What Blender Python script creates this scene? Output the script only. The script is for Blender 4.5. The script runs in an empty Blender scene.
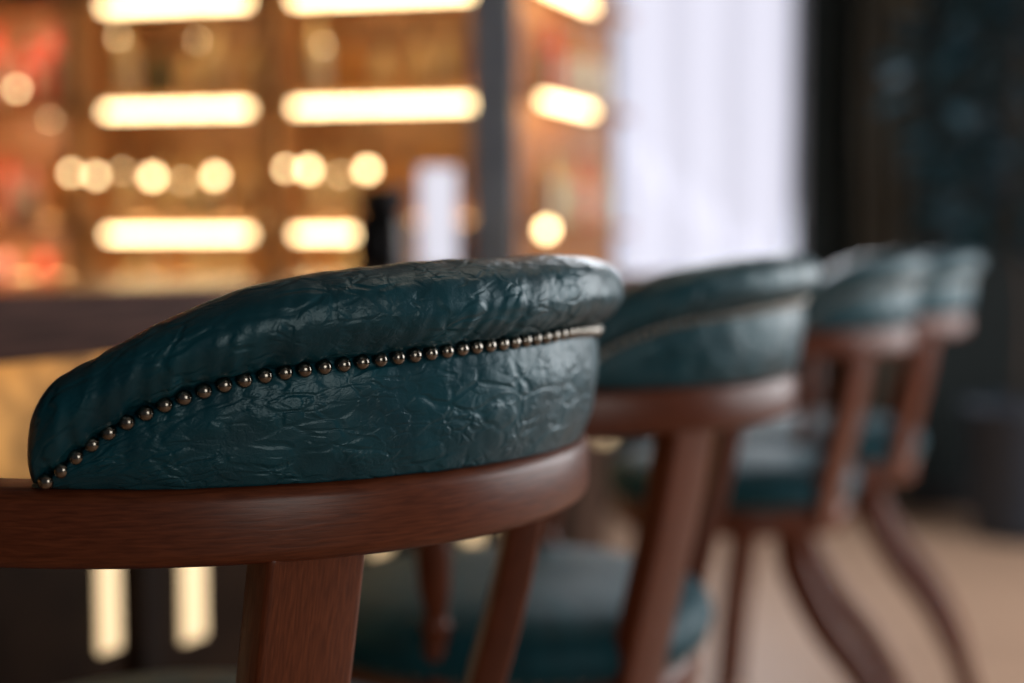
import bpy, bmesh, math, random
from mathutils import Vector, Matrix, noise
random.seed(7)
R=math.radians
SC=bpy.context.scene
COL=SC.collection
SC.view_settings.view_transform='Standard'
EYE=1.14

# ---------------------------------------------------------------- materials
def newmat(name):
    m=bpy.data.materials.new(name); m.use_nodes=True
    nt=m.node_tree; b=nt.nodes['Principled BSDF']
    return m,nt,b
def N(nt,t,**kw):
    n=nt.nodes.new(t)
    for k,v in kw.items():
        if hasattr(n,k): setattr(n,k,v)
    return n
def simple(name,col,rough=.5,metal=0,emit=None,es=0,noise_amt=.15,nscale=12,coat=0,spec=.5):
    m,nt,b=newmat(name)
    tc=N(nt,'ShaderNodeTexCoord'); no=N(nt,'ShaderNodeTexNoise'); no.inputs['Scale'].default_value=nscale; no.inputs['Detail'].default_value=4
    nt.links.new(tc.outputs['Object'],no.inputs['Vector'])
    cr=N(nt,'ShaderNodeValToRGB')
    cr.color_ramp.elements[0].color=tuple(c*(1-noise_amt) for c in col)+(1,)
    cr.color_ramp.elements[1].color=tuple(min(1,c*(1+noise_amt)) for c in col)+(1,)
    cr.color_ramp.elements[0].position=.3; cr.color_ramp.elements[1].position=.7
    nt.links.new(no.outputs['Fac'],cr.inputs['Fac']); nt.links.new(cr.outputs['Color'],b.inputs['Base Color'])
    b.inputs['Roughness'].default_value=rough; b.inputs['Metallic'].default_value=metal; b.inputs['Specular IOR Level'].default_value=spec
    if coat: b.inputs['Coat Weight'].default_value=coat
    if emit:
        b.inputs['Emission Color'].default_value=emit+(1,); b.inputs['Emission Strength'].default_value=es
    return m
def math_n(nt,op,a,b_=None,clamp=False):
    n=N(nt,'ShaderNodeMath',operation=op); n.use_clamp=clamp
    for i,v in enumerate([a,b_]):
        if v is None: continue
        if isinstance(v,(int,float)): n.inputs[i].default_value=v
        else: nt.links.new(v,n.inputs[i])
    return n.outputs[0]

def leather_mat(name='teal_leather',r0=.30,r1=.42,dist=.00112,spec=.45):
    m,nt,b=newmat(name)
    tc=N(nt,'ShaderNodeTexCoord')
    def warped(scale,amt,rot,sx,sy):
        mp=N(nt,'ShaderNodeMapping'); mp.inputs['Scale'].default_value=(sx,sy,1); mp.inputs['Rotation'].default_value=(0,0,R(rot))
        nt.links.new(tc.outputs['UV'],mp.inputs['Vector'])
        no=N(nt,'ShaderNodeTexNoise'); no.inputs['Scale'].default_value=scale; no.inputs['Detail'].default_value=2
        nt.links.new(mp.outputs[0],no.inputs['Vector'])
        sub=N(nt,'ShaderNodeVectorMath',operation='SUBTRACT'); nt.links.new(no.outputs['Color'],sub.inputs[0]); sub.inputs[1].default_value=(.5,.5,.5)
        sc=N(nt,'ShaderNodeVectorMath',operation='SCALE'); nt.links.new(sub.outputs[0],sc.inputs[0]); sc.inputs['Scale'].default_value=amt
        ad=N(nt,'ShaderNodeVectorMath',operation='ADD'); nt.links.new(mp.outputs[0],ad.inputs[0]); nt.links.new(sc.outputs[0],ad.inputs[1])
        return ad.outputs[0]
    def cells(vec,scale,w):
        v=N(nt,'ShaderNodeTexVoronoi'); v.feature='DISTANCE_TO_EDGE'; v.inputs['Scale'].default_value=scale; nt.links.new(vec,v.inputs['Vector'])
        mr=N(nt,'ShaderNodeMapRange'); mr.interpolation_type='SMOOTHERSTEP'; mr.inputs['From Max'].default_value=w
        nt.links.new(v.outputs['Distance'],mr.inputs['Value']); return mr.outputs[0]
    def mask(scale,lo,hi,off):
        mp=N(nt,'ShaderNodeMapping'); mp.inputs['Location'].default_value=(off,off*.7,0); nt.links.new(tc.outputs['UV'],mp.inputs['Vector'])
        no=N(nt,'ShaderNodeTexNoise'); no.inputs['Scale'].default_value=scale; no.inputs['Detail'].default_value=1.5; nt.links.new(mp.outputs[0],no.inputs['Vector'])
        mr=N(nt,'ShaderNodeMapRange'); mr.inputs['From Min'].default_value=lo; mr.inputs['From Max'].default_value=hi; nt.links.new(no.outputs['Fac'],mr.inputs['Value']); return mr.outputs[0],no.outputs['Fac']
    w1=warped(26,.034,20,.72,1.3); w2=warped(40,.022,-25,.8,1.25); w3=warped(90,.01,5,1,1)
    m1,f1=mask(30,.38,.60,0); m2,f2=mask(36,.42,.62,3.1); m3,f3=mask(20,.35,.65,7.7)
    h=math_n(nt,'MULTIPLY',math_n(nt,'MULTIPLY',cells(w1,44,.17),m1),.9)
    h=math_n(nt,'ADD',h,math_n(nt,'MULTIPLY',math_n(nt,'MULTIPLY',cells(w2,80,.18),m2),.45))
    h=math_n(nt,'ADD',h,math_n(nt,'MULTIPLY',math_n(nt,'MULTIPLY',cells(w3,180,.25),m3),.12))
    h=math_n(nt,'ADD',h,math_n(nt,'MULTIPLY',f2,.7))
    vo=N(nt,'ShaderNodeTexVoronoi'); vo.inputs['Scale'].default_value=900; nt.links.new(tc.outputs['UV'],vo.inputs['Vector'])
    h=math_n(nt,'ADD',h,math_n(nt,'MULTIPLY',vo.outputs['Distance'],.08))
    bp=N(nt,'ShaderNodeBump'); bp.inputs['Strength'].default_value=.8; bp.inputs['Distance'].default_value=dist
    nt.links.new(h,bp.inputs['Height']); nt.links.new(bp.outputs[0],b.inputs['Normal'])
    cr=N(nt,'ShaderNodeValToRGB'); cr.color_ramp.elements[0].color=(.002,.038,.055,1); cr.color_ramp.elements[1].color=(.004,.066,.092,1)
    cr.color_ramp.elements[0].position=.3; cr.color_ramp.elements[1].position=.75
    nt.links.new(f1,cr.inputs['Fac']); nt.links.new(cr.outputs[0],b.inputs['Base Color'])
    rr=N(nt,'ShaderNodeMapRange'); rr.inputs['To Min'].default_value=r0; rr.inputs['To Max'].default_value=r1
    nt.links.new(f3,rr.inputs['Value']); nt.links.new(rr.outputs[0],b.inputs['Roughness'])
    b.inputs['Specular IOR Level'].default_value=spec
    b.inputs['Specular Tint'].default_value=(.75,.95,1,1)
    return m
def wood_mat(name,c0,c1,rough=.38,coord='UV',scale=(4,90,1),coat=.15,spec=.5):
    m,nt,b=newmat(name)
    tc=N(nt,'ShaderNodeTexCoord'); mp=N(nt,'ShaderNodeMapping'); mp.inputs['Scale'].default_value=scale
    nt.links.new(tc.outputs[coord],mp.inputs['Vector'])
    no=N(nt,'ShaderNodeTexNoise'); no.inputs['Scale'].default_value=3; no.inputs['Detail'].default_value=7; no.inputs['Distortion'].default_value=.4
    nt.links.new(mp.outputs[0],no.inputs['Vector'])
    cr=N(nt,'ShaderNodeValToRGB'); cr.color_ramp.elements[0].color=c0+(1,); cr.color_ramp.elements[1].color=c1+(1,)
    cr.color_ramp.elements[0].position=.3; cr.color_ramp.elements[1].position=.68
    nt.links.new(no.outputs['Fac'],cr.inputs['Fac']); nt.links.new(cr.outputs[0],b.inputs['Base Color'])
    bp=N(nt,'ShaderNodeBump'); bp.inputs['Strength'].default_value=.25; bp.inputs['Distance'].default_value=.0006
    nt.links.new(no.outputs['Fac'],bp.inputs['Height']); nt.links.new(bp.outputs[0],b.inputs['Normal'])
    b.inputs['Roughness'].default_value=rough; b.inputs['Coat Weight'].default_value=coat; b.inputs['Coat Roughness'].default_value=.25
    b.inputs['Specular IOR Level'].default_value=spec
    return m
M_LEATHER=leather_mat()
M_SEATL=leather_mat('teal_seat_leather',.5,.62,.0008,.3)
M_WOOD=wood_mat('mahogany_wood',(.085,.019,.0065),(.165,.041,.015),.38,'UV',(16,160,1),.12,.32)
M_STUD=simple('antique_brass',(.26,.235,.20),.20,1)
M_COUNTER=wood_mat('dark_counter_wood',(.045,.022,.018),(.135,.064,.050),.6,'Object',(2,2,50),.0,.15)
M_CTOP=wood_mat('counter_top_wood',(.16,.08,.045),(.30,.17,.10),.2,'Object',(3,30,3),.5)
M_BARF=simple('bar_front_gold_tile',(.44,.22,.06),.35,.6,noise_amt=.95,nscale=13)
M_BARD=simple('bar_front_dark',(.018,.011,.008),.6,spec=.1)
M_BARP=simple('bar_front_brown_panel',(.026,.014,.008),.6,noise_amt=.4,nscale=7,spec=.08)
M_BASE=simple('dark_cabinet_wood',(.05,.022,.012),.5)
M_LED=simple('warm_led',(1,.8,.5),.5,0,(1.,.74,.38),8.5,0)
M_REAR=simple('bay_fill_glow',(1,.8,.5),.5,0,(1.,.64,.27),5.5,0)
M_UNDER=simple('under_counter_glow',(1,.8,.5),.5,0,(1.,.66,.28),7,0)
M_SLOT=simple('warm_slot_light',(1,.8,.5),.5,0,(1.,.72,.40),.95,0)
M_SHELF=wood_mat('honey_shelf_wood',(.30,.13,.045),(.62,.33,.14),.45,'Object',(2,2,20))
M_ORANGE=wood_mat('orange_wood',(.34,.12,.03),(.56,.23,.07),.45,'Object',(20,20,2))
M_GREY=simple('blue_grey_paint',(.25,.28,.34),.5)
M_GLINT=simple('glint_glow',(1,.8,.5),.5,0,(1.,.72,.36),12,0)  # emission for the beads that stand in for highlights on glass
M_BLACK=simple('black_metal',(.015,.015,.017),.35,.3)
M_WHITE=simple('white_card',(.88,.88,.93),.5,noise_amt=.02)
M_CARDGLOW=simple('glowing_card',(.5,.5,.55),.3,0,(.74,.74,.86),.8,.02)  # menu card, given emission so that it looks bright

# ---------------------------------------------------------------- mesh helpers
def mkobj(name,me,mats,parent=None,smooth=True):
    for mt in (mats if isinstance(mats,(list,tuple)) else [mats]): me.materials.append(mt)
    if smooth:
        for p in me.polygons: p.use_smooth=True
    o=bpy.data.objects.new(name,me); COL.objects.link(o)
    if parent: o.parent=parent
    return o
def empty(name,loc=(0,0,0),rz=0):
    e=bpy.data.objects.new(name,None); e.empty_display_size=.1; COL.objects.link(e); e.location=loc; e.rotation_euler=(0,0,rz); return e
def loft(rings,closed=True,caps=True):
    bm=bmesh.new(); uv=bm.loops.layers.uv.new('UVMap')
    n=len(rings[0]); V=[[bm.verts.new(p) for p in r] for r in rings]
    al=[0]
    for i in range(1,len(rings)):
        c0=sum(rings[i-1],Vector())/n; c1=sum(rings[i],Vector())/n
        al.append(al[-1]+max(1e-6,(c1-c0).length))
    mid=rings[len(rings)//2]; ar=[0]
    for j in range(n): ar.append(ar[-1]+(mid[(j+1)%n]-mid[j]).length)
    rng=n if closed else n-1
    for i in range(len(rings)-1):
        for j in range(rng):
            k=(j+1)%n
            try: f=bm.faces.new((V[i][j],V[i][k],V[i+1][k],V[i+1][j]))
            except ValueError: continue
            for l,(u,v) in zip(f.loops,((al[i],ar[j]),(al[i],ar[j+1]),(al[i+1],ar[j+1]),(al[i+1],ar[j]))): l[uv].uv=(u,v)
    if caps and closed:
        bm.faces.new(V[0][::-1]); bm.faces.new(V[-1])
    bmesh.ops.recalc_face_normals(bm,faces=bm.faces)
    me=bpy.data.meshes.new('m'); bm.to_mesh(me); bm.free(); return me
def catmull(P,n):
    out=[];m=len(P)
    for s in range(n):
        t=s/(n-1)*(m-1); i=min(int(t),m-2); f=t-i
        p0=P[max(i-1,0)];p1=P[i];p2=P[i+1];p3=P[min(i+2,m-1)]
        out.append(.5*((2*p1)+(-p0+p2)*f+(2*p0-5*p1+4*p2-p3)*f*f+(-p0+3*p1-3*p2+p3)*f**3))
    return out
def roundrect(w,h,r,k=4):
    pts=[]
    for cx,cy,a0 in ((w/2-r,h/2-r,0),(-w/2+r,h/2-r,90),(-w/2+r,-h/2+r,180),(w/2-r,-h/2+r,270)):
        for i in range(k+1):
            a=R(a0+90*i/k); pts.append((cx+r*math.cos(a),cy+r*math.sin(a)))
    return pts
def sweep(path,secs,side):
    rings=[]
    for i,p in enumerate(path):
        t=(path[min(i+1,len(path)-1)]-path[max(i-1,0)]).normalized()
        x=(side-t*side.dot(t)).normalized(); y=t.cross(x)
        rings.append([p+x*a+y*b for a,b in secs[i]])
    return loft(rings)
def circ(r,k=16): return [(r*math.cos(2*math.pi*i/k),r*math.sin(2*math.pi*i/k)) for i in range(k)]
def box_bm(bm,x0,x1,y0,y1,z0,z1,mi=0):
    vs=[bm.verts.new((x,y,z)) for z in (z0,z1) for y in (y0,y1) for x in (x0,x1)]
    fs=[(0,2,3,1),(4,5,7,6),(0,1,5,4),(2,6,7,3),(0,4,6,2),(1,3,7,5)]
    for f in fs:
        q=bm.faces.new([vs[i] for i in f]); q.material_index=mi
    return vs
def boxes(name,lst,mats,parent=None,bevel=0):
    bm=bmesh.new()
    for b in lst: box_bm(bm,*b)
    me=bpy.data.meshes.new(name); bm.to_mesh(me); bm.free()
    o=mkobj(name,me,mats,parent,False)
    if bevel:
        md=o.modifiers.new('b','BEVEL'); md.width=bevel; md.segments=2
    return o
def interp(tab,x):
    if x<=tab[0][0]: return tab[0][1]
    for (a,va),(b,vb) in zip(tab,tab[1:]):
        if x<=b: return va+(vb-va)*(x-a)/(b-a)
    return tab[-1][1]
def sm_interp(tab,x):
    return sum(interp(tab,abs(x+d)) for d in (-3,-2,-1,0,1,2,3))/7

# ---------------------------------------------------------------- bar stool
A_,B_=.318,.350
RT=.050
ZR=EYE-.145
def ringpt(phi):
    p=Vector((A_*math.sin(phi),-B_*math.cos(phi),0)); n=Vector((math.sin(phi)/A_,-math.cos(phi)/B_,0)).normalized()
    return p,n
K=1.05
HT=[(0,.1415),(20*K,.139),(30*K,.135),(40*K,.129),(45*K,.122),(50*K,.111),(55*K,.097),(60*K,.079),(62*K,.072),(65*K,.063),(68*K,.056),(75,.05)]
ST=[(0,.089),(20*K,.084),(30*K,.080),(40*K,.0745),(45*K,.0705),(50*K,.062),(55*K,.050),(60*K,.032),(62.5*K,.016),(64.5*K,.004),(65.0*K,0),(75,0)]
PE=67.0*K
def HH(d):
    d=abs(d); h=sm_interp(HT,d)
    e=max(0,(d-(PE-4.5))/4.5)
    return h*math.sqrt(max(0,1-e**2.2))
def SS(d):
    d=abs(d); return max(0,min(sm_interp(ST,d),HH(d)*.9))
def crease_pt(d):
    p,n=ringpt(R(d)); z=SS(d); return p+n*(.000+.008*z/.14)+Vector((0,0,ZR+z)),n
side=[]
d=.9; last=crease_pt(-d)[0]; side.append(d)
while d<64.2*K:
    d+=.05
    q=crease_pt(-d)[0]
    if (q-last).length>=.0121: side.append(d); last=q
stud_d=sorted([-x for x in side]+side)
def pad_mesh(nu=680):
    rings=[]
    for i in range(nu+1):
        w=-1+2*i/nu; d=PE*math.sin(math.pi/2*w)*.9999
        p,n=ringpt(R(d)); H=HH(d); S=SS(d); Bz=H-S
        e=max(0,(abs(d)-(PE-6))/6); g=math.sqrt(max(0.0004,1-e**2.2))
        bs=min(1,Bz/.05)
        lo=[Vector((-.003,0,0)),Vector((.003,0,S*.22)),Vector((.0055,0,S*.6)),Vector((.003,0,S*.88)),Vector((-.003,0,S))]
        up=[Vector((-.003,0,S)),Vector((.008*bs,0,S+Bz*.07)),Vector((.0185*bs,0,S+Bz*.26)),Vector((.0220*bs,0,S+Bz*.50)),Vector((.0155*bs,0,S+Bz*.79)),Vector((-.001,0,S+Bz*.955)),
            Vector((-.021,0,H)),Vector((-.041,0,S+Bz*.94)),Vector((-.055,0,S+Bz*.72)),Vector((-.060,0,S+Bz*.38)),Vector((-.056,0,S*.8)),Vector((-.05,0,S*.4)),Vector((-.046,0,0))]
        sec=catmull(lo,24)+catmull(up,92)[1:]
        ring=[]
        ds=min((abs((p-ringpt(R(x))[0]).length) for x in stud_d if abs(x-d)<4),default=.01)
        arc=d/57.3*.33
        for j,v in enumerate(sec):
            u=v.x; z=v.z
            u=-.024+(u+.024)*g
            u+=.008*z/.14
            q=p+n*u+Vector((0,0,ZR+z))
            dc=math.hypot(z-S,(v.x+.003)*.6)
            a=sec[max(j-1,0)]; b=sec[min(j+1,len(sec)-1)]; tx,tz=b.x-a.x,b.z-a.z; L=math.hypot(tx,tz) or 1
            nn=n*(tz/L)+Vector((0,0,-tx/L))
            f=noise.noise(Vector((arc*20,z*28,1.3)))*.0014+noise.noise(Vector((arc*55,z*60,4.3)))*.0006
            disp=f*min(1,dc/.006)
            if v.x>-.03 and S>0:
                isup=j>23
                wgt=math.exp(-dc/(.012 if isup else .008))
                pk=(1-2*math.exp(-(ds/.0034)**2))
                lr=1+1.0*max(0,min(1,(abs(d)-35)/20))
                disp+=wgt*.0006*pk*lr
                if isup:
                    ww=math.exp(-dc/.026)
                    skew=arc+ (z-S)*.3*(1 if d>0 else -1)
                    disp+=ww*noise.noise(Vector((skew*110,z*10,8)))*.0024*lr*min(1,dc/.004)
            ring.append(q+nn*disp*g)
        rings.append(ring)
    return loft(rings)
def studs_mesh(pts,r=.0050):
    bm=bmesh.new()
    for q,n in pts:
        n=n.normalized(); x=Vector((0,0,1)).cross(n).normalized(); y=n.cross(x)
        rows=[]
        for a in (0,22,42,60,76):
            c=math.cos(R(a)); s_=math.sin(R(a))
            rows.append([bm.verts.new(q+(x*math.cos(t)+y*math.sin(t))*r*c+n*(s_*r*.78-.0003)) for t in [2*math.pi*i/14 for i in range(14)]])
        for a,b in zip(rows,rows[1:]):
            for i in range(14): bm.faces.new((a[i],a[(i+1)%14],b[(i+1)%14],b[i]))
        bm.faces.new(rows[-1]); bm.faces.new(rows[0][::-1])
    me=bpy.data.meshes.new('studs'); bm.to_mesh(me); bm.free(); return me
def rail_mesh():
    pts=[]
    for y in (.15,.148,.14,.12,.09,.05): pts.append((Vector((-A_,y,0)),Vector((-1,0,0))))
    for i in range(121): pts.append(ringpt(R(-90+1.5*i)))
    for y in (.05,.09,.12,.14,.148,.15): pts.append((Vector((A_,y,0)),Vector((1,0,0))))
    rings=[];m=len(pts)
    sec=roundrect(.052,RT,.010,5)
    for i,(p,n) in enumerate(pts):
        e=min(i,m-1-i); g={0:.35,1:.6,2:.88}.get(e,1)
        c=p-n*.026
        rings.append([c+n*(a*g+(.0012*(1-(b/.025)**2) if a>0 else 0))+Vector((0,0,ZR-RT/2+b*g)) for a,b in sec])
    return loft(rings)
def lathe(profile,k=32,ax=1,ay=1,center=(0,0),sup=2.0):
    rings=[]
    for r,z in profile:
        ring=[]
        for i in range(k):
            t=2*math.pi*i/k; c,s_=math.cos(t),math.sin(t)
            rr=r/((abs(c)**sup+abs(s_)**sup)**(1/sup))
            ring.append(Vector((center[0]+rr*c*ax,center[1]+rr*s_*ay,z)))
        rings.append(ring)
    return loft(rings)
SZ=.655
parts={}
parts['back_pad']=(pad_mesh(),M_LEATHER)
def sp(d):
    q,n=crease_pt(d); return q+n*.0032-Vector((0,0,min(.0030,SS(d)*.3))),n
parts['back_nailheads']=(studs_mesh([sp(d) for d in stud_d]),M_STUD)
parts['arm_rail']=(rail_mesh(),M_WOOD)
def slat(sgn):
    p,n=ringpt(R(39.5*sgn)); top=p-n*.027+Vector((0,0,ZR-RT+.01))
    _,nb=ringpt(R(37*sgn)); _,nf=ringpt(R(24*sgn))
    bot=Vector((nb.x,nb.y,0))*.238+Vector((0,0,SZ-.03))
    path=catmull([top,top.lerp(bot,.33)+n*.004,top.lerp(bot,.66),bot],24)
    secs=[roundrect(.074,.030,.005,3) for i in range(24)]
    return sweep(path,secs,Vector((0,0,1)).cross(nf))
parts['back_slat_1']=(slat(-1),M_WOOD); parts['back_slat_2']=(slat(1),M_WOOD)
def spindle(sgn):
    top=Vector((sgn*.291,.01,ZR-RT+.01)); bot=Vector((sgn*.225,.02,SZ-.02))
    prof=[(0,.013),(.06,.013),(.09,.018),(.12,.012),(.15,.017),(.18,.011),(.3,.014),(.45,.020),(.58,.018),(.68,.012),(.72,.018),(.76,.012),(.8,.017),(.86,.015),(1,.014)]
    path=[top.lerp(bot,i/60) for i in range(61)]
    return sweep(path,[circ(interp(prof,i/60),14) for i in range(61)],Vector((0,1,0)))
parts['arm_spindle_1']=(spindle(-1),M_WOOD); parts['arm_spindle_2']=(spindle(1),M_WOOD)
parts['seat_apron']=(lathe([(.20,SZ-.055),(.232,SZ-.052),(.236,SZ-.045),(.236,SZ-.008),(.228,SZ)],64,1,1,(0,0),2.3),M_WOOD)
parts['seat']=(lathe([(.20,SZ+.0),(.236,SZ+.001),(.247,SZ+.012),(.252,SZ+.030),(.247,SZ+.048),(.232,SZ+.062),(.20,SZ+.072),(.14,SZ+.079),(.07,SZ+.082),(.01,SZ+.083)],72,1,1,(0,0),2.3),M_SEATL)
sn=[]
for i in range(64):
    t=2*math.pi*i/64; c,s_=math.cos(t),math.sin(t); rr=.2415/((abs(c)**2.3+abs(s_)**2.3)**(1/2.3))
    sn.append((Vector((rr*c,rr*s_,SZ+.006)),Vector((c,s_,0))))
parts['seat_nailheads']=(studs_mesh(sn),M_STUD)
def leg(sx,back):
    if back: c=[(.145,-.13,.62),(.15,-.135,.54),(.16,-.19,.43),(.172,-.275,.32),(.182,-.345,.18),(.19,-.385,0)]
    else: c=[(.145,.145,.62),(.15,.15,.54),(.158,.17,.40),(.168,.19,.22),(.178,.205,0)]
    path=catmull([Vector((x*sx,y,z)) for x,y,z in c],40)
    return sweep(path,[roundrect(.052-.010*i/39,.062-.020*i/39,.011,3) for i in range(40)],Vector((1,0,0)))
for i,(sx,bk) in enumerate(((-1,0),(1,0),(-1,1),(1,1))): parts['leg_%d'%(i+1)]=(leg(sx,bk),M_WOOD)
def bar(a,b,r=.013):
    a=Vector(a);b=Vector(b); path=[a.lerp(b,i/12) for i in range(13)]
    return sweep(path,[circ(r*(1+.35*math.sin(math.pi*i/12)),12) for i in range(13)],Vector((0,0,1)) )
parts['footrest_front']=(bar((-.165,.188,.24),(.165,.188,.24)),M_WOOD)
parts['stretcher_back']=(bar((-.18,-.325,.22),(.18,-.325,.22)),M_WOOD)
for k,(me,mt) in parts.items():
    me.name=k; me.materials.append(mt)
    for p in me.polygons: p.use_smooth=True
for (cx,cy,rz) in ((-.284,1.174,66),(.000,1.780,74),(.445,2.86,76),(.738,3.44,76)):
    e=empty('bar_stool',(cx,cy,0),R(rz))
    for k,(me,mt) in parts.items():
        o=bpy.data.objects.new(k,me); COL.objects.link(o); o.parent=e

# ---------------------------------------------------------------- bar counter
ang=math.atan2(.898,.441)
bc=empty('bar_counter',(-.544,1.51,0),ang)
CT=EYE-.05
boxes('counter_edge',[(-1.6,2.2,0,.035,CT-.072,CT)],M_COUNTER,bc,.004)
boxes('counter_top',[(-1.6,2.2,.035,.52,CT-.06,CT)],M_CTOP,bc)
boxes('front_panel',[(-1.6,2.15,.27,.30,.80,CT-.06)],M_BARF,bc)
boxes('lower_panel',[(-1.6,2.15,.27,.30,.12,.80)],M_BARP,bc)
boxes('plinth',[(-1.6,2.15,.30,.50,0,CT-.06),(-1.6,2.15,.29,.30,0,.12)],M_BARD,bc)
boxes('panel_frames',[(x,x+.05,.245,.27,.0,CT-.06) for x in [-1.6+.42*i for i in range(9)]]+[(-1.6,2.15,.25,.27,.74,.82),(-1.6,2.15,.25,.27,.0,.12)],M_BARD,bc)
boxes('front_light_slots',[(t-w,t+w,.262,.2695,z0,.70) for t,w,z0 in ((-1.0,.02,.55),(-.8,.02,.55),(-.4,.02,.55),(-.2,.02,.55),(.45,.020,.56),(.64,.026,.53),(1.04,.02,.52),(1.2,.03,.56),(1.4,.04,.57),(1.58,.03,.50),(1.73,.02,.52),(1.9,.03,.56))],M_SLOT,bc)
boxes('assumed_counter_led',[(-1.6,2.1,.20,.215,CT-.068,CT-.061)],M_UNDER,bc)  # assumed strip, source for the golden glow on the bar front

def lathe_bottle(bm,cx,cy,z0,h,r,kind,mi):
    if kind==0: pr=[(0.9,0),(1,.03),(1,.55),(.9,.63),(.36,.74),(.32,.95),(.38,.955),(.38,1)]
    elif kind==1: pr=[(.95,0),(1,.02),(1,.62),(.7,.70),(.3,.76),(.3,.93),(.42,.935),(.42,1)]
    else: pr=[(.7,0),(.95,.08),(1,.3),(.8,.5),(.4,.66),(.3,.75),(.3,.92),(.5,.93),(.5,1)]
    rows=[]
    for a,b in pr: rows.append([bm.verts.new((cx+r*a*math.cos(t),cy+r*a*math.sin(t),z0+h*b)) for t in [2*math.pi*i/12 for i in range(12)]])
    for q,(a,b) in enumerate(zip(rows,rows[1:])):
        for i in range(12):
            f=bm.faces.new((a[i],a[(i+1)%12],b[(i+1)%12],b[i])); f.material_index=mi if q<5 else 4; f.smooth=True
            if q==1 and kind!=2: f.material_index=5 if (i+mi)%12<9 else mi
    f=bm.faces.new(rows[-1]); f.material_index=4
M_B=[simple('amber_glass',(.65,.28,.06),.1),simple('gold_liquor',(.85,.6,.28),.1),simple('red_bottle',(.85,.10,.06),.2),simple('green_glass',(.05,.09,.04),.1),simple('bottle_cap',(.12,.07,.04),.3,.4),simple('bottle_label',(.85,.72,.55),.6,noise_amt=.3,nscale=40),simple('pink_bottle',(.95,.36,.30),.2)]

# ---------------------------------------------------------------- back bar
Kp=Vector((.02,4.0,0)); bb=empty('back_bar_shelf',Kp,R(-12))
ZS=[EYE+.044,EYE+.408,EYE+.715]
W0=-2.3
boxes('cabinet_base',[(W0,-.0,.0,.45,0,1.0)],M_BASE,bb)
boxes('worktop',[(W0,.0,-.05,.45,1.0,1.04)],M_COUNTER,bb)
boxes('back_panel',[(W0,0,.27,.30,1.04,2.9)],M_SHELF,bb)
boxes('shelves',[(W0,-.12,-.0,.27,z+.012,z+.037) for z in ZS]+[(W0,-.12,0,.27,2.15,2.175)],M_SHELF,bb)
boxes('uprights',[(x-.02,x+.02,-.005,.27,1.04,2.9) for x in (-.735,-1.37,-1.9)],M_SHELF,bb)
boxes('corner_post',[(-.13,-.005,-.03,.27,1.04,2.9)],M_GREY,bb)
leds=[(-1.25,-.80,-.02,0,z-.010,z+.012) for z in ZS]+[(-.66,-.13,-.02,0,z-.010,z+.012) for z in ZS[1:]]+[(-.66,-.43,-.02,0,ZS[0]-.01,ZS[0]+.012)]
boxes('led_strips',leds,M_LED,bb)
boxes('bay_fill_strips',[(a,b,.245,.268,z+.002,z+.008) for z in (1.04,ZS[0]+.037,ZS[1]+.037) for a,b in ((-1.34,-.77),(-.70,-.15),(-1.87,-1.40))],M_REAR,bb)  # added glowing strips behind the bottles, brighten the bay backs
# added fill lamps, brighten the red bottles in the end bay
for z in (ZS[1],ZS[2],ZS[0]):
    l=bpy.data.lights.new('bay_fill_lamp','AREA'); l.shape='RECTANGLE'; l.size=.42; l.size_y=.03; l.energy=1.6; l.color=(1,.66,.42)
    o=bpy.data.objects.new('bay_fill_lamp',l); COL.objects.link(o); o.parent=bb; o.location=(-1.63,.012,z+.010); o.rotation_euler=(R(32),0,0)
sd=empty('side_wing',(0,0,0),R(78.4)); sd.parent=bb
boxes('wing_panel',[(.0,.75,.0,.03,.95,2.9)],M_ORANGE,sd)
boxes('wing_base',[(.0,.75,.0,.03,0,.95)],M_BASE,sd)
boxes('wing_glow_box',[(.66,.74,-.012,.0,.52,.60)],M_SLOT,sd)  # added glowing box, stands in for a golden blob of light
boxes('wing_ledges',[(.03,.72,-.09,.0,z+.012,z+.03) for z in ZS],M_ORANGE,sd)
boxes('wing_led_strips',[(-.05,.33,-.10,-.085,z-.008,z+.012) for z in ZS[1:]],M_LED,sd)
bm=bmesh.new()
for zi,z in enumerate([1.04]+[z+.037 for z in ZS]):
    x=W0+.08
    while x<-.18:
        if min(abs(x-u) for u in (-.735,-1.37,-1.9))>.06:
            red=x<-1.40
            mi=random.choice([2,6,2,6,0]) if red else random.choice([0,1,0,1,1,3,1])
            h=random.uniform(.19,.26) if zi else .12
            lathe_bottle(bm,x,random.uniform(.07,.15),z,h,random.uniform(.028,.038),random.choice([0,1,2]),mi)
        x+=random.uniform(.085,.12)
me=bpy.data.meshes.new('liquor_bottles'); bm.to_mesh(me); bm.free()
ob=mkobj('liquor_bottles',me,M_B,None,False); ob.location=Kp; ob.rotation_euler=(0,0,R(-12))
bm=bmesh.new()
for z in ZS[:2]:
    for x in (.12,.25,.38,.5): lathe_bottle(bm,x,-.05,z+.03,.22,.03,random.choice([0,1]),random.choice([0,1,2]))
me=bpy.data.meshes.new('wing_bottles'); bm.to_mesh(me); bm.free(); mkobj('wing_bottles',me,M_B,sd,False)
bm=bmesh.new()
def solve_t(px):
    k=(px-512)/1422
    return (.02-4.0*k)/(.978+.208*k)
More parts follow.
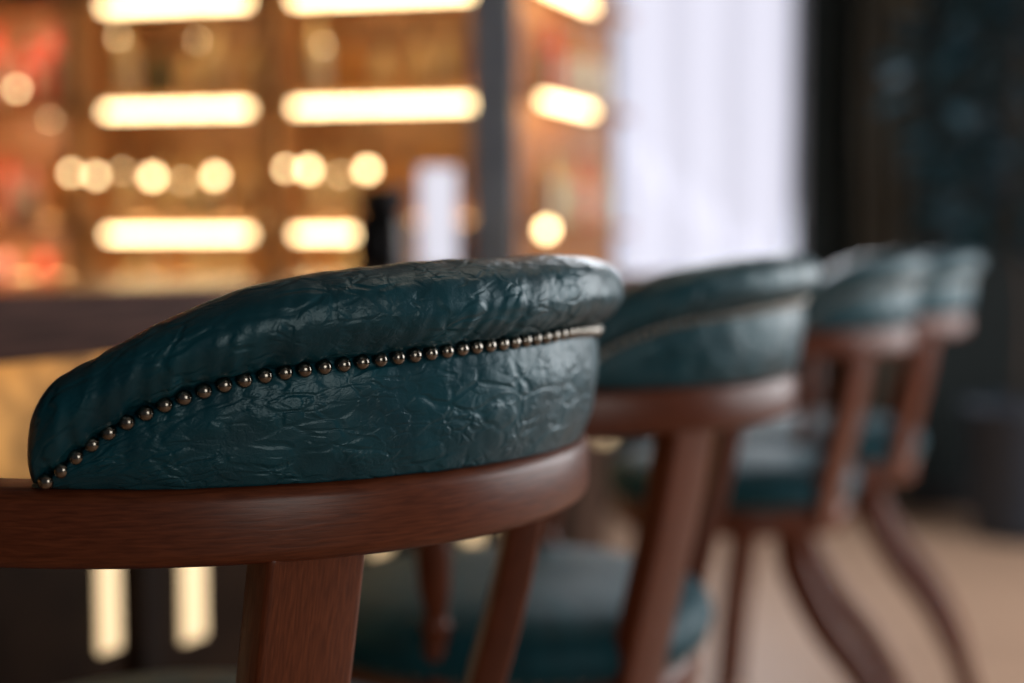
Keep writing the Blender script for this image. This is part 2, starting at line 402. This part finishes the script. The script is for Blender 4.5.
for px,py,r in ((80,174,.011),(104,177,.012),(160,178,.016),(222,177,.015),(292,170,.011),(314,171,.016),(372,171,.016),(130,172,.006),(190,182,.006),(28,92,.010),(345,176,.006),(60,122,.005),(206,45,.005),(330,50,.005),(128,42,.006)):  # glowing beads for bottle highlights; the cords are made up
    t=solve_t(px); dpt=4+.208*t; z=EYE+(250-py)/1422*dpt
    bmesh.ops.create_uvsphere(bm,u_segments=12,v_segments=8,radius=r,matrix=Matrix.Translation((-t,-.035,z)))
    zt=ZS[1]+.012 if z<ZS[1] else ZS[2]+.012
    box_bm(bm,-t-.002,-t+.002,-.037,-.033,z+r*.8,zt+.002,1)
    box_bm(bm,-t-.002,-t+.002,-.037,.004,zt,zt+.004,1)
me=bpy.data.meshes.new('bottle_glints'); bm.to_mesh(me); bm.free()
o=mkobj('bottle_glints',me,[M_GLINT,M_BLACK],bb,False)
wb=bpy.data.meshes.new('wing_glint'); bm=bmesh.new()  # one more highlight made as a glowing bead, holder made up
bmesh.ops.create_uvsphere(bm,u_segments=12,v_segments=8,radius=.018,matrix=Matrix.Translation((-.09,-.12,EYE+.055)))
box_bm(bm,-.092,.002,-.122,-.118,EYE+.07,EYE+.074,1); box_bm(bm,-.002,.002,-.122,0.01,EYE+.07,EYE+.074,1)
bm.to_mesh(wb); bm.free(); mkobj('wing_glint',wb,[M_GLINT,M_BLACK],sd,False)

# ---------------------------------------------------------------- things on the counter
e=empty('menu_card_stand',(-.165,3.2,CT),R(10))
boxes('card_face_glow',[(-.042,.042,-.004,.002,.012,.235)],M_CARDGLOW,e); boxes('foot',[(-.045,.045,-.03,.03,0,.012)],M_WHITE,e,.003)  # white menu card with its brightness put in as glow
e=empty('coffee_grinder',(-.292,3.20,CT),R(-8))
boxes('body',[(-.050,.050,-.05,.05,.012,.125),(-.058,.058,-.06,.06,0,.012),(-.03,.03,-.075,-.05,.05,.08)],M_BLACK,e,.004)
me=lathe([(.04,.124),(.045,.13),(.060,.165),(.062,.185),(.055,.190),(.01,.195)],24); mkobj('hopper',me,M_BLACK,e)

# ---------------------------------------------------------------- room shell
def floor_mat():
    m,nt,b=newmat('tan_floor_planks')
    tc=N(nt,'ShaderNodeTexCoord'); br=N(nt,'ShaderNodeTexBrick'); br.inputs['Scale'].default_value=1
    br.inputs['Brick Width'].default_value=1.2; br.inputs['Row Height'].default_value=.16; br.inputs['Mortar Size'].default_value=.003
    br.inputs['Color1'].default_value=(.47,.30,.20,1); br.inputs['Color2'].default_value=(.42,.265,.175,1); br.inputs['Mortar'].default_value=(.2,.12,.08,1)
    nt.links.new(tc.outputs['Object'],br.inputs['Vector']); nt.links.new(br.outputs['Color'],b.inputs['Base Color']); b.inputs['Roughness'].default_value=.5
    return m
boxes('floor',[(-4.5,3.5,-2.5,6.4,-.1,0)],floor_mat())
M_WALL=simple('dark_green_wall',(.008,.016,.017),.6,spec=.3)
wx0,wx1,wz0,wz1=.43,1.23,1.02,2.75
boxes('wall_back',[(-4.5,wx0,6.2,6.4,0,3.1),(wx1,3.5,6.2,6.4,0,3.1),(wx0,wx1,6.2,6.4,0,wz0),(wx0,wx1,6.2,6.4,wz1,3.1)],M_WALL)
boxes('wall_left',[(-4.7,-4.5,-2.5,6.4,0,3.1)],M_WALL)
boxes('ceiling',[(-4.5,3.5,-2.5,6.4,3.1,3.2)],simple('ceiling_paint',(.25,.22,.2),.7))
boxes('wall_right',[(3.5,3.7,-2.5,1.0,0,3.1),(3.5,3.7,5.2,6.4,0,3.1),(3.5,3.7,1.0,5.2,0,.5),(3.5,3.7,1.0,5.2,2.8,3.1)],M_WALL)  # unseen wall, its wide window opening is assumed
boxes('baseboard_back',[(-4.5,3.5,6.17,6.2,0,.12)],M_BLACK)
w=empty('window_1',(0,0,0))
boxes('frame',[(wx0-.02,wx0+.02,6.14,6.24,wz0-.03,wz1+.03),(wx1-.02,wx1+.02,6.14,6.24,wz0-.03,wz1+.03),(wx0+.02,wx1-.02,6.14,6.24,wz0-.03,wz0+.02),(wx0+.02,wx1-.02,6.14,6.24,wz1-.02,wz1+.03)],M_GREY,w)
bm=bmesh.new(); n=120; cols=[]
for i in range(n+1):
    x=wx0+.02+(wx1-wx0-.04)*i/n; y=6.21+.012*math.sin(x*48)+.006*math.sin(x*97+1)
    cols.append((bm.verts.new((x,y,wz0)),bm.verts.new((x,y,wz1))))
for a,b in zip(cols,cols[1:]): bm.faces.new((a[0],b[0],b[1],a[1]))
me=bpy.data.meshes.new('sheer'); bm.to_mesh(me); bm.free()
m,nt,b=newmat('backlit_sheer'); b.inputs['Base Color'].default_value=(.25,.25,.3,1); b.inputs['Emission Color'].default_value=(.79,.79,.92,1)
tc=N(nt,'ShaderNodeTexCoord'); wv=N(nt,'ShaderNodeTexWave'); wv.inputs['Scale'].default_value=1.3; wv.inputs['Distortion'].default_value=1.5
nt.links.new(tc.outputs['Object'],wv.inputs['Vector']); mr=N(nt,'ShaderNodeMapRange'); mr.inputs['To Min'].default_value=.78; mr.inputs['To Max'].default_value=.95
nt.links.new(wv.outputs['Fac'],mr.inputs['Value']); nt.links.new(mr.outputs[0],b.inputs['Emission Strength'])
mkobj('sheer_curtain',me,m,w)
def drape(name,x0,x1,y,mat,amp=.03,fr=60):
    bm=bmesh.new(); n=140; cs=[]
    for i in range(n+1):
        x=x0+(x1-x0)*i/n; yy=y+amp*math.sin(x*fr)+.01*math.sin(x*fr*2.3)
        cs.append([bm.verts.new((x+.01*math.sin(k*1.3+x*9),yy,3.05-k*3.03/8)) for k in range(9)])
    for a,b_ in zip(cs,cs[1:]):
        for k in range(8): bm.faces.new((a[k],b_[k],b_[k+1],a[k+1]))
    me=bpy.data.meshes.new(name); bm.to_mesh(me); bm.free(); return mkobj(name,me,mat)
drape('drape',1.45,1.68,6.05,simple('brown_grey_drape',(.085,.078,.062),.8))

pt=empty('potted_tree',(2.0,5.6,0))
me=lathe([(.10,0),(.15,.0),(.165,.05),(.20,.48),(.215,.50),(.215,.54),(.19,.54),(.185,.50),(.02,.49)],32); mkobj('pot',me,simple('slate_pot',(.024,.036,.055),.45),pt)
M_LEAF=simple('dark_leaf',(.008,.032,.040),.35,noise_amt=.6); M_LEAF2=simple('light_leaf',(.030,.085,.115),.3,noise_amt=.4); M_LEAF3=simple('dry_leaf',(.12,.08,.035),.5); M_TRUNK=simple('trunk_bark',(.06,.04,.03),.8)
path=catmull([Vector((0,0,.45)),Vector((.02,0,.9)),Vector((-.04,.02,1.4)),Vector((.0,0,2.1))],20)
mkobj('trunk',sweep(path,[circ(.022*(1-.5*i/19),8) for i in range(20)],Vector((1,0,0))),M_TRUNK,pt)
bm=bmesh.new()
for i in range(330):
    th=random.uniform(0,6.28); rr=random.uniform(.05,.46); z=random.uniform(1.15,2.35); f=1-abs(z-1.75)/1.1
    c=Vector((rr*f*math.cos(th)*1.1-.05,rr*f*.45*math.sin(th),z)); L=random.uniform(.09,.19)
    dr=Vector((math.cos(th),math.sin(th)*.5,random.uniform(-.7,.4))).normalized(); sx=dr.cross(Vector((random.uniform(-1,1),random.uniform(-1,1),1))).normalized()
    up=sx.cross(dr)
    pts=[c,c+dr*L*.3+sx*L*.22+up*.006,c+dr*L*.7+sx*L*.19,c+dr*L-up*.01,c+dr*L*.7-sx*L*.19,c+dr*L*.3-sx*L*.22+up*.006]
    fc=bm.faces.new([bm.verts.new(p) for p in pts]); r_=random.random(); fc.material_index=1 if r_<.2 else (2 if r_<.23 else 0)
me=bpy.data.meshes.new('foliage'); bm.to_mesh(me); bm.free(); mkobj('foliage',me,[M_LEAF,M_LEAF2,M_LEAF3],pt,False)

# ---------------------------------------------------------------- lights
def area(name,loc,target,sx,sy,energy,col):
    l=bpy.data.lights.new(name,'AREA'); l.shape='RECTANGLE'; l.size=sx; l.size_y=sy; l.energy=energy; l.color=col
    o=bpy.data.objects.new(name,l); COL.objects.link(o); o.location=loc
    o.rotation_euler=(Vector(target)-Vector(loc)).to_track_quat('-Z','Y').to_euler(); return o
area('assumed_right_daylight',(3.45,3.1,1.6),(0,2.2,.8),3.8,2.0,122,(.97,.98,1.0))  # added key lamp out of view, for daylight assumed from the right
area('back_window_boost',(.85,6.1,1.9),(.1,1.2,1.0),.8,1.6,36,(.92,.95,1.0))  # added lamp in front of the back window, boosts its light on the stools
area('assumed_ceiling_light',(.5,2.0,3.05),(.1,1.6,0),1.2,1.6,7,(1,.84,.66))  # assumed overhead lamp, out of view, soft light on the pad tops
area('fill_behind_camera',(1.8,-2.2,1.5),(0,1.4,.9),1.4,1.4,26,(1,.96,.90))  # added fill lamp behind the camera, lifts the upright pad faces
wd=bpy.data.worlds.new('world'); SC.world=wd; wd.use_nodes=True
wd.node_tree.nodes['Background'].inputs[0].default_value=(.62,.66,.72,1); wd.node_tree.nodes['Background'].inputs[1].default_value=.06

# ---------------------------------------------------------------- camera
cam=bpy.data.cameras.new('camera'); co=bpy.data.objects.new('camera',cam); COL.objects.link(co)
co.location=(0,0,EYE); co.rotation_euler=(R(90-3.68),0,0)
cam.lens=50; cam.sensor_width=36; cam.clip_start=.02
cam.dof.use_dof=True; cam.dof.focus_distance=.88; cam.dof.aperture_fstop=1.9
SC.camera=co
